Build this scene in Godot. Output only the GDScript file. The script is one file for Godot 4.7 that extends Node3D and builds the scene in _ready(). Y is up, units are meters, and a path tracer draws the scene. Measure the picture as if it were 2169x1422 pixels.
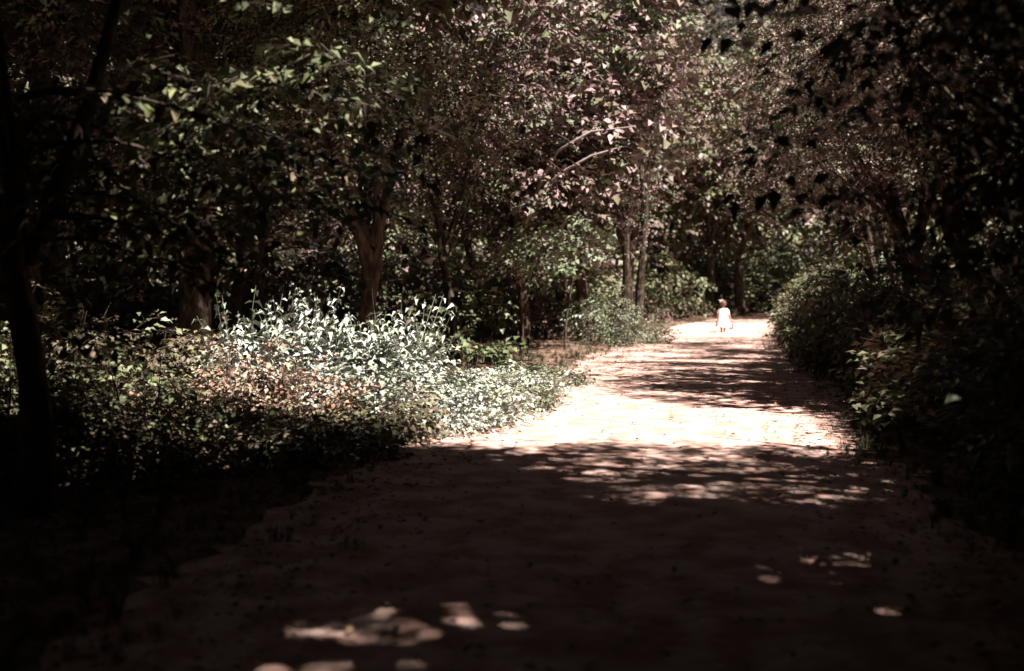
extends Node3D
# A woodland path: a sunlit clearing between deep shade, a child in a white dress walking away.
# x to the side, y up, d = -z is the distance along the camera's direction.

const SUN := Vector3(0.34, 0.86, 0.38)        # direction towards the sun
var rng := RandomNumberGenerator.new()
var noise_dapple := FastNoiseLite.new()
var noise_ground := FastNoiseLite.new()
var noise_edge := FastNoiseLite.new()
var used_names := {}
var M := {}
var SPRAY := {}
var CROWN := {}

# ------------------------------------------------------------------ helpers
func numbered(called: String) -> String:
	if not used_names.has(called):
		used_names[called] = 0
		return called
	used_names[called] += 1
	return "%s_%03d" % [called, used_names[called]]

func thing(called: String, label: String, category: String, at: Vector3, group := "") -> Node3D:
	var o := Node3D.new()
	o.name = numbered(called)
	add_child(o)
	o.position = at
	o.set_meta("label", label)
	o.set_meta("category", category)
	if group != "":
		o.set_meta("group", group)
	return o

func part(called: String, mesh: Mesh, m: Material, parent: Node) -> MeshInstance3D:
	var o := MeshInstance3D.new()
	o.name = called
	o.mesh = mesh
	o.material_override = m
	parent.add_child(o, true)
	return o

func multi(called: String, mesh: Mesh, buf: PackedFloat32Array, m: Material, parent: Node) -> MultiMeshInstance3D:
	var mm := MultiMesh.new()
	mm.transform_format = MultiMesh.TRANSFORM_3D
	mm.use_colors = true
	mm.mesh = mesh
	@warning_ignore("integer_division")
	mm.instance_count = buf.size() / 16
	mm.buffer = buf
	var o := MultiMeshInstance3D.new()
	o.name = called
	o.multimesh = mm
	o.material_override = m
	o.set_meta("kind", "stuff")
	parent.add_child(o, true)
	return o

func push(buf: PackedFloat32Array, b: Basis, p: Vector3, c: Color) -> void:
	buf.append_array(PackedFloat32Array([b.x.x, b.y.x, b.z.x, p.x, b.x.y, b.y.y, b.z.y, p.y, b.x.z, b.y.z, b.z.z, p.z, c.r, c.g, c.b, 1.0]))

func structure(called: String, mesh: Mesh, m: Material, label: String, category: String) -> MeshInstance3D:
	var o := part(called, mesh, m, self)
	o.set_meta("kind", "structure")
	o.set_meta("label", label)
	o.set_meta("category", category)
	return o

class Shape:
	var v := PackedVector3Array()
	var n := PackedVector3Array()
	var c := PackedColorArray()
	var uv := PackedVector2Array()
	var i := PackedInt32Array()
	func mesh() -> ArrayMesh:
		var a := []
		a.resize(Mesh.ARRAY_MAX)
		a[Mesh.ARRAY_VERTEX] = v
		a[Mesh.ARRAY_NORMAL] = n
		if c.size() == v.size():
			a[Mesh.ARRAY_COLOR] = c
		a[Mesh.ARRAY_INDEX] = i
		var m := ArrayMesh.new()
		m.add_surface_from_arrays(Mesh.PRIMITIVE_TRIANGLES, a)
		return m
	func tube(pts: Array, radii: Array, sides: int, col := Color.WHITE, rough := 0.0, close := true) -> void:
		var start := v.size()
		var k := pts.size()
		var side := Vector3.RIGHT
		for a in k:
			var p: Vector3 = pts[a]
			var q: Vector3 = pts[mini(a + 1, k - 1)]
			var o: Vector3 = pts[maxi(a - 1, 0)]
			var along := (q - o).normalized()
			if absf(side.dot(along)) > 0.9:
				side = Vector3.FORWARD
			side = (side - along * side.dot(along)).normalized()
			var across := along.cross(side)
			var r: float = radii[a]
			for s in sides:
				var t := TAU * s / sides
				var wob := 1.0 + rough * (sin(s * 2.4 + a * 0.9) * 0.6 + sin(s * 5.1 - a * 1.7) * 0.4)
				var dir := side * cos(t) + across * sin(t)
				v.append(p + dir * r * wob)
				n.append(dir)
				c.append(col)
		for a in k - 1:
			for s in sides:
				var s2 := (s + 1) % sides
				var p0 := start + a * sides + s
				var p1 := start + a * sides + s2
				var p2 := p0 + sides
				var p3 := p1 + sides
				i.append_array(PackedInt32Array([p0, p2, p1, p1, p2, p3]))
		if close:
			var e := v.size()
			v.append(pts[k - 1]); n.append((pts[k - 1] - pts[k - 2]).normalized()); c.append(col)
			for s in sides:
				i.append_array(PackedInt32Array([start + (k - 1) * sides + s, e, start + (k - 1) * sides + (s + 1) % sides]))
	func leaf(base: Vector3, dir: Vector3, up: Vector3, length: float, width: float, col: Color, fold := 0.22, droop := 0.15, fine := true) -> void:
		var s := dir.cross(up).normalized()
		up = s.cross(dir).normalized()
		var b := v.size()
		var mid := base + dir * length * 0.45
		var tip := base + dir * length - up * length * droop
		var lift := up * width * fold
		for p in [base, mid - s * width * 0.5 + lift, mid, mid + s * width * 0.5 + lift, tip]:
			v.append(p)
			c.append(col)
		n.append(up)
		n.append((up + s * fold).normalized()); n.append(up); n.append((up - s * fold).normalized()); n.append((up + dir * 0.2).normalized())
		if fine:
			i.append_array(PackedInt32Array([b, b + 1, b + 2, b, b + 2, b + 3, b + 1, b + 4, b + 2, b + 2, b + 4, b + 3]))
		else:
			i.append_array(PackedInt32Array([b, b + 1, b + 4, b, b + 4, b + 3]))

# ------------------------------------------------------------------ the lie of the land
const PATH_D := [-30.0, -10.0, 0.0, 5.0, 10.0, 14.0, 18.0, 27.0, 35.6, 45.0, 54.0, 60.0, 66.0, 80.0]
const PATH_X := [-1.2, -0.3, 0.15, 0.5, 1.1, 2.05, 2.9, 4.7, 6.75, 9.6, 13.6, 18.5, 27.0, 52.0]

func path_centre(d: float) -> float:
	var k := 0
	while k < PATH_D.size() - 2 and d > PATH_D[k + 1]:
		k += 1
	var t: float = (d - PATH_D[k]) / (PATH_D[k + 1] - PATH_D[k])
	var p0: float = PATH_X[maxi(k - 1, 0)]
	var p3: float = PATH_X[mini(k + 2, PATH_X.size() - 1)]
	var m1: float = (PATH_X[k + 1] - p0) / (PATH_D[k + 1] - PATH_D[maxi(k - 1, 0)]) * (PATH_D[k + 1] - PATH_D[k])
	var m2: float = (p3 - PATH_X[k]) / (PATH_D[mini(k + 2, PATH_D.size() - 1)] - PATH_D[k]) * (PATH_D[k + 1] - PATH_D[k])
	var t2 := t * t
	var t3 := t2 * t
	return (2 * t3 - 3 * t2 + 1) * PATH_X[k] + (t3 - 2 * t2 + t) * m1 + (-2 * t3 + 3 * t2) * PATH_X[k + 1] + (t3 - t2) * m2

func path_half(d: float) -> float:
	return 2.12 + 0.16 * noise_edge.get_noise_1d(d * 14.0)

func ground_y(x: float, d: float) -> float:
	var off := x - path_centre(d)
	var edge := absf(off) - path_half(d) + 0.30 * noise_edge.get_noise_2d(x * 22.0, d * 22.0) + 0.35 * noise_edge.get_noise_2d(x * 75.0, d * 75.0)
	var rough := noise_ground.get_noise_2d(x * 6.0, d * 6.0)
	var y := -0.05 + 0.1 * smoothstep(-0.25, 0.35, edge) + rough * 0.10 * smoothstep(0.0, 1.5, edge)
	y += 0.30 * smoothstep(1.5, 9.0, edge)
	return y

func on_ground(x: float, d: float) -> Vector3:
	return Vector3(x, ground_y(x, d), -d)

# ------------------------------------------------------------------ where leaves are left out for the sun
# Crowns are cut open so the sun reaches chosen ground; (u, w) is where the sun's ray through a leaf meets the ground.
const GAPS := [[-0.62, 4.45, 0.30, 0.22], [-0.9, 4.3, 0.16, 0.13], [-0.42, 4.95, 0.17, 0.09], [1.45, 5.75, 0.24, 0.2], [1.85, 5.95, 0.17, 0.12], [1.2, 6.45, 0.12, 0.1], [-1.72, 5.6, 0.11, 0.09], [0.55, 7.95, 0.3, 0.16], [1.15, 7.9, 0.35, 0.2], [1.75, 8.2, 0.3, 0.2], [2.0, 7.4, 0.28, 0.12]]  # holes placed in the crowns so sun flecks fall on the near path

func keep(u: float, w: float) -> float:
	var n := noise_dapple.get_noise_2d(u * 60.0, w * 60.0)
	var n2 := noise_dapple.get_noise_2d(u * 110.0 + 50.0, w * 150.0)
	var c := path_centre(w)
	var off := u - c
	for g in GAPS:
		var a: float = (u - g[0]) / (g[2] + 0.16)
		var b: float = (w - g[1]) / (g[3] + 0.16)
		if a * a + b * b < 1.0:
			return 0.5
	var open := 0.0
	# the clearing
	var near_edge := 9.9 + 0.5 * noise_dapple.get_noise_1d(u * 25.0) + 0.3 * smoothstep(2.0, -1.0, u) + 0.45 * smoothstep(-0.9, -2.4, u)
	var far_edge := 13.6 + 5.5 * smoothstep(2.6, -0.8, u) - 3.6 * smoothstep(-1.0, -2.2, u)
	var clear := smoothstep(near_edge - 0.25, near_edge + 0.35, w) * (1.0 - smoothstep(far_edge - 0.5, far_edge + 0.8, w)) * smoothstep(-5.2, -4.2, u) * (1.0 - smoothstep(2.9, 3.5, u - (w - 10.0) * 0.22))
	open = maxf(open, clear)
	# dappled ground before the clearing, by the hedge
	if u > -0.2 and u < 3.0 and w > 7.3 and w <= near_edge + 0.3:
		open = maxf(open, 0.97 if n2 > -0.10 - 0.08 * (u - 1.0) + 0.08 * smoothstep(9.0, 7.5, w) else 0.0)
	# dappled stretch behind the clearing
	if w > 13.5 and w < 33.0 and off > -3.5 and off < 3.4:
		open = maxf(open, 0.97 if n > 0.17 + 0.12 * off / 2.0 else 0.0)
	# the far sunny stretch round the child
	open = maxf(open, smoothstep(31.0, 33.0, w) * (1.0 - smoothstep(44.0, 48.0, w)) * smoothstep(-4.6, -3.2, off) * (1.0 - smoothstep(2.6, 4.2, off)))
	# speckled undergrowth on the other side
	if u <= -3.6 and u > -10.5 and w > 9.9 and w < 13.8:
		open = maxf(open, 0.97 if n > -0.02 else 0.0)
	if u <= -1.7 and u > -3.8 and w > 7.9 and w < 10.4:
		open = maxf(open, 0.97 if n > -0.12 else 0.0)
	return 1.0 - open

# ------------------------------------------------------------------ sprays of leaves
func spray_shape(seed_n: int, count: int, length: float, leaf_len: float, leaf_wid: float, spread: float, pal: Array, twigs: bool) -> Shape:
	var r := RandomNumberGenerator.new()
	r.seed = seed_n
	var s := Shape.new()
	if twigs:
		var brown := Color(0.07, 0.05, 0.04)
		s.tube([Vector3.ZERO, Vector3(0.02, -0.05 * length, 0.5 * length), Vector3(0, -0.2 * length, length)], [0.006, 0.004, 0.0015], 3, brown, 0.0, false)
		for q in 2:
			var t0 := 0.3 + 0.3 * q
			var p0 := Vector3(0, -0.2 * t0 * t0 * length, t0 * length)
			var p1 := p0 + Vector3((-1.0 if q else 1.0) * length * 0.34 * spread, r.randf_range(-0.04, 0.05), length * 0.22)
			s.tube([p0, p1], [0.003, 0.001], 3, brown, 0.0, false)
	var main: Color = pal[r.randi() % pal.size()]
	for k in count:
		var t := (k + 0.6) / count
		var sd := -1.0 if k % 2 else 1.0
		var out := r.randf() * length * 0.36 * spread * (1.15 - t * 0.6)
		var p := Vector3(sd * out, -0.2 * t * t * length + r.randf_range(-0.05, 0.05), t * length + r.randf_range(-0.03, 0.05))
		var dir := Vector3(sd * r.randf_range(0.3, 1.1), r.randf_range(-0.65, 0.25), r.randf_range(0.1, 1.0)).normalized()
		var up := Vector3(r.randf_range(-0.55, 0.55), 1.0, r.randf_range(-0.55, 0.55)).normalized()
		var sz := r.randf_range(0.7, 1.15)
		var c := main if r.randf() < 0.75 else (pal[r.randi() % pal.size()] as Color)
		var tone := r.randf_range(0.68, 1.3)
		s.leaf(p, dir, up, leaf_len * sz, leaf_wid * sz * r.randf_range(0.85, 1.1), Color(c.r * tone * r.randf_range(0.93, 1.08), c.g * tone, c.b * tone * r.randf_range(0.88, 1.1)), r.randf_range(0.1, 0.35), r.randf_range(0.05, 0.3), twigs and leaf_len > 0.105)
	return s

# eight sprays of a kind in a palette, made once
func sprays(kind: String, pal: Array) -> Array:
	var key := kind + str(hash(pal))
	if not SPRAY.has(key):
		var k: Array = KINDS[kind]
		var made := []
		for q in 8:
			made.append(spray_shape(hash(kind) % 1000 + 37 * q, k[0], k[1], k[2], k[3], k[4], pal, k[5]).mesh())
		SPRAY[key] = made
	return SPRAY[key]

const KINDS := {
	"broad": [15, 0.5, 0.115, 0.068, 0.9, true], "broad2": [16, 0.5, 0.10, 0.056, 0.9, true], "maple": [10, 0.45, 0.15, 0.12, 0.9, true],
	"canopy": [16, 0.62, 0.22, 0.15, 1.6, false], "bramble": [18, 0.45, 0.075, 0.055, 0.9, true],
	"canopy_fine": [11, 0.5, 0.13, 0.085, 1.0, false], "far": [11, 0.45, 0.15, 0.115, 0.9, false]}

func stem_mesh(seed_n: int, h: float, leaf_len: float, leaf_wid: float, pairs: int, base: Color) -> ArrayMesh:
	var r := RandomNumberGenerator.new()
	r.seed = seed_n
	var s := Shape.new()
	var bend := Vector3(r.randf_range(-0.15, 0.15), 0, r.randf_range(-0.15, 0.15)) * h
	var pts := []
	var rad := []
	for k in 6:
		var t := k / 5.0
		pts.append(Vector3(0, t * h, 0) + bend * t * t)
		rad.append(lerpf(0.006, 0.002, t))
	s.tube(pts, rad, 3, Color(base.r * 0.8, base.g * 0.85, base.b * 0.7), 0.0, false)
	for k in pairs:
		var t := 0.12 + 0.88 * (k + 0.5) / pairs
		var p := Vector3(0, t * h, 0) + bend * t * t
		var ang := k * 1.57 + r.randf_range(-0.4, 0.4)
		for q in 2:
			var a := ang + q * PI
			var dir := Vector3(cos(a), r.randf_range(-0.35, 0.45), sin(a)).normalized()
			var sz := lerpf(1.15, 0.8, t) * r.randf_range(0.75, 1.25)
			var tone := r.randf_range(0.75, 1.2)
			s.leaf(p, dir, Vector3(r.randf_range(-0.3, 0.3), 1, r.randf_range(-0.3, 0.3)), leaf_len * sz, leaf_wid * sz, Color(base.r * tone, base.g * tone, base.b * tone * r.randf_range(0.9, 1.1)), r.randf_range(0.1, 0.4), r.randf_range(0.1, 0.45))
	return s.mesh()

func grass_mesh(seed_n: int, blades: int, h: float, col := Color.WHITE) -> ArrayMesh:
	var r := RandomNumberGenerator.new()
	r.seed = seed_n
	var s := Shape.new()
	for k in blades:
		var a := r.randf() * TAU
		var out := Vector3(cos(a), 0, sin(a))
		var base := out * r.randf() * 0.06 + Vector3(r.randf_range(-0.03, 0.03), 0, r.randf_range(-0.03, 0.03))
		var hh := h * r.randf_range(0.5, 1.1)
		var lean := r.randf_range(0.1, 0.75)
		var side := out.cross(Vector3.UP) * 0.004
		var p1 := base + Vector3(0, hh * 0.5, 0) + out * hh * lean * 0.2
		var p2 := base + Vector3(0, hh * (1.0 - lean * 0.35), 0) + out * hh * lean * 0.75
		var b := s.v.size()
		var tone := r.randf_range(0.7, 1.3)
		for p in [base - side, base + side, p1 - side * 0.8, p1 + side * 0.8, p2]:
			s.v.append(p)
			s.n.append((out * 0.5 + Vector3.UP * 0.5).normalized())
			s.c.append(Color(col.r * tone, col.g * tone, col.b * tone))
		s.i.append_array(PackedInt32Array([b, b + 2, b + 1, b + 1, b + 2, b + 3, b + 2, b + 4, b + 3]))
	return s.mesh()

# palettes: linear base colours, [colour, spread of tone]
const OLIVE := [Color(0.13, 0.128, 0.07), Color(0.095, 0.108, 0.052), Color(0.18, 0.145, 0.10), Color(0.10, 0.078, 0.052), Color(0.15, 0.17, 0.09)]
const RUST := [Color(0.27, 0.15, 0.105), Color(0.21, 0.115, 0.08), Color(0.29, 0.20, 0.15), Color(0.22, 0.20, 0.13)]
const RUSSET := [Color(0.145, 0.105, 0.075), Color(0.21, 0.135, 0.13), Color(0.11, 0.112, 0.065), Color(0.17, 0.165, 0.115), Color(0.135, 0.18, 0.095), Color(0.26, 0.18, 0.175), Color(0.10, 0.07, 0.055)]
const GREEN := [Color(0.085, 0.125, 0.05), Color(0.11, 0.135, 0.06), Color(0.10, 0.11, 0.06)]
const PALE := [Color(0.15, 0.175, 0.12), Color(0.17, 0.18, 0.13), Color(0.13, 0.15, 0.09)]
const SILVER := [Color(0.33, 0.34, 0.30), Color(0.38, 0.385, 0.355), Color(0.24, 0.27, 0.205)]
const STRAW := [Color(0.30, 0.19, 0.13), Color(0.26, 0.19, 0.125), Color(0.34, 0.23, 0.165)]

func tint(pal: Array, clump_k: int) -> Color:
	var c: Color = pal[(clump_k + (rng.randi() % 3 if rng.randf() < 0.3 else 0)) % pal.size()]
	var t := rng.randf_range(0.75, 1.25)
	return Color(c.r * t, c.g * t, c.b * t)

func turned(yaw: float, tilt: float, roll: float, sc: float) -> Basis:
	return Basis.from_euler(Vector3(tilt, yaw, roll)).scaled(Vector3.ONE * sc)

# ------------------------------------------------------------------ trees
# blobs: [centre relative to the foot (x, y, d), radii, clumps, sprays per clump, clump radius]
func make_tree(called: String, label: String, group: String, x: float, d: float, girth: float, fork_h: float, lean: Vector3, blobs: Array, pal: Array, kind: String, size := 1.0, sieve := true, limbs := 6, sieve_from := 1.9) -> Node3D:
	var foot := on_ground(x, d)
	var t := thing(called, label, "tree", foot, group)
	# trunk, with a flare at the foot
	var s := Shape.new()
	var pts := []
	var rad := []
	var bend := Vector3(rng.randf_range(-1, 1), 0, rng.randf_range(-1, 1)) * 0.05 * fork_h
	for k in 9:
		var f := k / 8.0
		pts.append(Vector3(0, -0.15 + f * (fork_h + 0.15), 0) + lean * f + bend * sin(f * 5.0))
		rad.append(girth * (1.0 - 0.45 * f) * (1.0 + 0.6 * exp(-f * fork_h * 4.0)))
	s.tube(pts, rad, 10, Color.WHITE, 0.08)
	part("trunk", s.mesh(), M.bark, t)
	var top: Vector3 = pts[8]
	# clumps
	var clumps := []
	for b in blobs:
		var c := Vector3(b[0].x, b[0].y, -b[0].z)
		var r: Vector3 = b[1]
		for k in int(b[2]):
			var dir := Vector3(rng.randfn(), rng.randfn(), rng.randfn()).normalized()
			var f := pow(rng.randf(), 0.45)
			clumps.append([c + Vector3(dir.x * r.x, dir.y * r.y, dir.z * r.z) * f, int(b[3]), float(b[4])])
	# limbs run from the trunk to some of the clumps
	for k in mini(limbs, clumps.size()):
		var goal: Vector3 = clumps[(k * 7) % clumps.size()][0]
		var root: Vector3 = pts[5 + k % 4]
		if goal.y < root.y - 0.6:
			root = pts[3]
		var mid := root.lerp(goal, 0.5) + Vector3(rng.randf_range(-0.3, 0.3), 0.25 * goal.distance_to(root) * 0.4, rng.randf_range(-0.3, 0.3))
		if sieve and goal.y > 4.0 and (keep_at(foot + goal) < 0.9 or keep_at(foot + mid) < 0.9 or keep_at(foot + root.lerp(goal, 0.75)) < 0.9):
			continue
		var ls := Shape.new()
		var lp := []
		var lr := []
		var r0 := girth * 0.48
		for q in 8:
			var f := q / 7.0
			lp.append(root * (1 - f) * (1 - f) + mid * 2.0 * f * (1 - f) + goal * f * f + Vector3(sin(f * 9.0 + k), cos(f * 7.0 + k * 2.0), sin(f * 8.0)) * 0.03 * f)
			lr.append(lerpf(r0, 0.012, pow(f, 0.7)))
		ls.tube(lp, lr, 6, Color.WHITE, 0.06)
		part("branch", ls.mesh(), M.bark, t)
	# leaves: sprays round each clump; the crown thins out to small sprays where it is cut open for the sun
	var key := "%s|%s|%s|%s" % [kind, hash(pal), blobs, size]
	if not sieve and CROWN.has(key):
		var again := part("crown", CROWN[key], M.leaf, t)
		again.rotation.y = rng.randf() * TAU
		return t
	var st := SurfaceTool.new()
	st.begin(Mesh.PRIMITIVE_TRIANGLES)
	var set_full := sprays(kind, pal)
	var set_fine := sprays("canopy_fine" if kind == "canopy" else ("far" if kind == "far" else "broad2"), pal)
	var wide := 0.3 * size
	var total := 0
	var ck := 0
	for cl in clumps:
		ck += 1
		var c: Vector3 = cl[0]
		for k in int(cl[1]):
			var off: Vector3 = Vector3(rng.randfn(), rng.randfn() * 0.7, rng.randfn()) * float(cl[2]) * 0.55
			var p: Vector3 = c + off
			if p.y + foot.y < 0.2:
				continue
			var whole := true
			if sieve and p.y > sieve_from:
				for e in [Vector3.ZERO, Vector3(wide, 0, wide), Vector3(-wide, 0, wide), Vector3(-wide, 0, -wide), Vector3(wide, 0, -wide)]:
					if keep_at(foot + p + e) < 0.999:
						whole = false
						break
			var pick := (ck + (rng.randi() % 8 if rng.randf() < 0.35 else 0)) % 8
			if whole:
				st.append_from(set_full[pick], 0, Transform3D(turned(atan2(off.x, off.z) + rng.randf_range(-1.0, 1.0), rng.randf_range(-0.3, 0.6), rng.randf_range(-0.5, 0.5), size * rng.randf_range(0.75, 1.2)), p))
				total += 1
			else:
				for q in (3 if kind == "canopy" else (1 if sieve_from < 1.5 else 2)):
					var sp: Vector3 = p + Vector3(rng.randfn(), rng.randfn() * 0.7, rng.randfn()) * wide * 0.8
					var share := keep_at(foot + sp)
					if (share > 0.95) if sieve_from < 1.5 else (rng.randf() <= share):
						st.append_from(set_fine[pick], 0, Transform3D(turned(rng.randf() * TAU, rng.randf_range(-0.3, 0.6), rng.randf_range(-0.5, 0.5), rng.randf_range(0.5, 0.9)), sp))
						total += 1
	if total > 0:
		var cm := st.commit()
		part("crown", cm, M.leaf, t)
		if not sieve:
			CROWN[key] = cm
	return t

func keep_at(wp: Vector3) -> float:
	var f := wp.y / SUN.y
	return keep(wp.x - SUN.x * f, -(wp.z - SUN.z * f))

# ------------------------------------------------------------------ shrubs of upright stems or sprays
func make_shrub(called: String, label: String, category: String, group: String, x: float, d: float, rx: float, rd: float, h: float, count: int, pal: Array, kind: String, size := 1.0, stems := false, mat := "leaf", variant := -1) -> Node3D:
	var foot := on_ground(x, d)
	var t := thing(called, label, category, foot, group)
	var s := Shape.new()
	for k in 7:
		var a := rng.randf() * TAU
		var o := Vector3(cos(a) * rx, 0, sin(a) * rd)
		var tip := o * rng.randf_range(0.3, 0.75) + Vector3(0, h * rng.randf_range(0.5, 0.85), 0)
		s.tube([o * 0.12 + Vector3(0, -0.05, 0), o * 0.3 + Vector3(0, h * 0.3, 0), tip], [0.014, 0.010, 0.004], 5)
	part("stem", s.mesh(), M.bark, t)
	if variant >= 0 and CROWN.has(called + str(variant)):
		var again := part("foliage", CROWN[called + str(variant)], M[mat], t)
		again.rotation.y = rng.randf_range(-0.5, 0.5) + (PI if rng.randf() < 0.5 else 0.0)
		again.scale = Vector3(1, h / float(CROWN[called + str(variant) + "h"]), 1)
		return t
	var st := SurfaceTool.new()
	st.begin(Mesh.PRIMITIVE_TRIANGLES)
	var made: Array = SPRAY[kind] if stems else sprays(kind, pal)
	for k in count:
		var a := rng.randf() * TAU
		var f := sqrt(rng.randf())
		var px := cos(a) * f * rx
		var pz := sin(a) * f * rd
		var gy := ground_y(x + px, d - pz) - foot.y
		var lump := 0.75 + 0.5 * noise_ground.get_noise_2d((x + px) * 60.0, (d - pz) * 60.0)
		var roof := h * lump * sqrt(maxf(0.02, 1.0 - f * f * 0.85))
		if stems:
			var sc := roof / 0.9 * rng.randf_range(0.75, 1.2)
			var b := turned(rng.randf() * TAU, rng.randf_range(-0.4, 0.4), rng.randf_range(-0.4, 0.4), 1.0)
			var wide := size * rng.randf_range(0.8, 1.2)
			st.append_from(made[rng.randi() % made.size()], 0, Transform3D(b * Basis.from_scale(Vector3(wide, sc, wide)), Vector3(px, gy, pz)))
		else:
			var y := gy + roof * pow(rng.randf(), 0.55)
			st.append_from(made[rng.randi() % made.size()], 0, Transform3D(turned(atan2(px, pz) + rng.randf_range(-0.9, 0.9), rng.randf_range(-0.5, 0.5), rng.randf_range(-0.5, 0.5), size * rng.randf_range(0.7, 1.2)), Vector3(px, y, pz)))
	var cm := st.commit()
	part("foliage", cm, M[mat], t)
	if variant >= 0:
		CROWN[called + str(variant)] = cm
		CROWN[called + str(variant) + "h"] = h
	return t

# ------------------------------------------------------------------ materials
func noise_image(size: int, seed_n: int, freq: float, oct: int, low: Color, high: Color, contrast := 1.0) -> ImageTexture:
	var n := FastNoiseLite.new()
	n.seed = seed_n
	n.noise_type = FastNoiseLite.TYPE_SIMPLEX_SMOOTH
	n.frequency = freq
	n.fractal_octaves = oct
	var g := n.get_seamless_image(size, size, false, false, 0.15, true)
	var img := Image.create(size, size, true, Image.FORMAT_RGB8)
	for y in size:
		for x in size:
			var t := clampf((g.get_pixel(x, y).r - 0.5) * contrast + 0.5, 0, 1)
			img.set_pixel(x, y, low.lerp(high, t).linear_to_srgb())
	img.generate_mipmaps()
	return ImageTexture.create_from_image(img)

func surface(tex: Texture2D, scale: float, rough: float, relief: Texture2D = null, depth := 0.0) -> StandardMaterial3D:
	var m := StandardMaterial3D.new()
	m.albedo_texture = tex
	m.roughness = rough
	m.metallic_specular = 0.25
	m.uv1_triplanar = true
	m.uv1_world_triplanar = true
	m.uv1_scale = Vector3.ONE * scale
	if relief:
		m.heightmap_enabled = true
		m.heightmap_texture = relief
		m.heightmap_scale = depth
	return m

func leafy(rough: float, glow: float) -> StandardMaterial3D:
	var m := StandardMaterial3D.new()
	m.vertex_color_use_as_albedo = true
	m.roughness = rough
	m.metallic_specular = 0.4
	m.cull_mode = BaseMaterial3D.CULL_DISABLED
	m.backlight_enabled = glow > 0.0
	m.backlight = Color(glow, glow, glow * 0.7)
	return m

func plain(c: Color, rough: float) -> StandardMaterial3D:
	var m := StandardMaterial3D.new()
	m.albedo_color = c.linear_to_srgb()
	m.roughness = rough
	m.metallic_specular = 0.3
	return m

# ------------------------------------------------------------------ smooth bodies (surface nets over tapered capsules)
func body_into(out: Shape, bones: Array, lo: Vector3, hi: Vector3, cell: float, blend: float) -> void:
	var nx := int((hi.x - lo.x) / cell) + 2
	var ny := int((hi.y - lo.y) / cell) + 2
	var nz := int((hi.z - lo.z) / cell) + 2
	var f := PackedFloat32Array()
	f.resize(nx * ny * nz)
	for z in nz:
		for y in ny:
			for x in nx:
				var p := lo + Vector3(x, y, z) * cell
				var best := 1e3
				for b in bones:
					var a: Vector3 = b[0]
					var ab: Vector3 = b[4]
					var t := clampf((p - a).dot(ab) * b[5], 0.0, 1.0)
					var dist: float = p.distance_to(a + ab * t) - lerpf(b[2], b[3], t)
					var h := maxf(blend - absf(best - dist), 0.0) / blend
					best = minf(best, dist) - h * h * blend * 0.25
				f[(z * ny + y) * nx + x] = best
	var at := {}
	var sx := [0, 1, nx, nx + 1, nx * ny, nx * ny + 1, nx * ny + nx, nx * ny + nx + 1]
	for z in nz - 1:
		for y in ny - 1:
			for x in nx - 1:
				var k := (z * ny + y) * nx + x
				var neg := 0
				for q in 8:
					if f[k + sx[q]] < 0.0:
						neg += 1
				if neg == 0 or neg == 8:
					continue
				var sum := Vector3.ZERO
				var cnt := 0
				for e in [[0, 1], [2, 3], [4, 5], [6, 7], [0, 2], [1, 3], [4, 6], [5, 7], [0, 4], [1, 5], [2, 6], [3, 7]]:
					var v0 := f[k + sx[e[0]]]
					var v1 := f[k + sx[e[1]]]
					if (v0 < 0.0) != (v1 < 0.0):
						var t := v0 / (v0 - v1)
						var c0 := Vector3(e[0] & 1, (e[0] >> 1) & 1, e[0] >> 2)
						var c1 := Vector3(e[1] & 1, (e[1] >> 1) & 1, e[1] >> 2)
						sum += c0.lerp(c1, t)
						cnt += 1
				at[k] = out.v.size()
				out.v.append(lo + (Vector3(x, y, z) + sum / cnt) * cell)
				out.n.append(Vector3(f[k + 1] - f[k], f[k + nx] - f[k], f[k + nx * ny] - f[k]).normalized())
	for z in range(1, nz - 1):
		for y in range(1, ny - 1):
			for x in range(1, nx - 1):
				var k := (z * ny + y) * nx + x
				var inside := f[k] < 0.0
				for ax in 3:
					var step: int = [1, nx, nx * ny][ax]
					if inside == (f[k + step] < 0.0):
						continue
					var u: int = [nx, nx * ny, 1][ax]
					var w: int = [nx * ny, 1, nx][ax]
					var q := [k - u - w, k - w, k, k - u]
					if not (at.has(q[0]) and at.has(q[1]) and at.has(q[2]) and at.has(q[3])):
						continue
					var a: int = at[q[0]]
					var b: int = at[q[1]]
					var c: int = at[q[2]]
					var e: int = at[q[3]]
					if inside:
						out.i.append_array(PackedInt32Array([a, c, b, a, e, c]))
					else:
						out.i.append_array(PackedInt32Array([a, b, c, a, c, e]))

func bone(a: Vector3, b: Vector3, ra: float, rb: float) -> Array:
	var ab := b - a
	return [a, b, ra, rb, ab, 1.0 / maxf(ab.length_squared(), 1e-9)]

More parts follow.
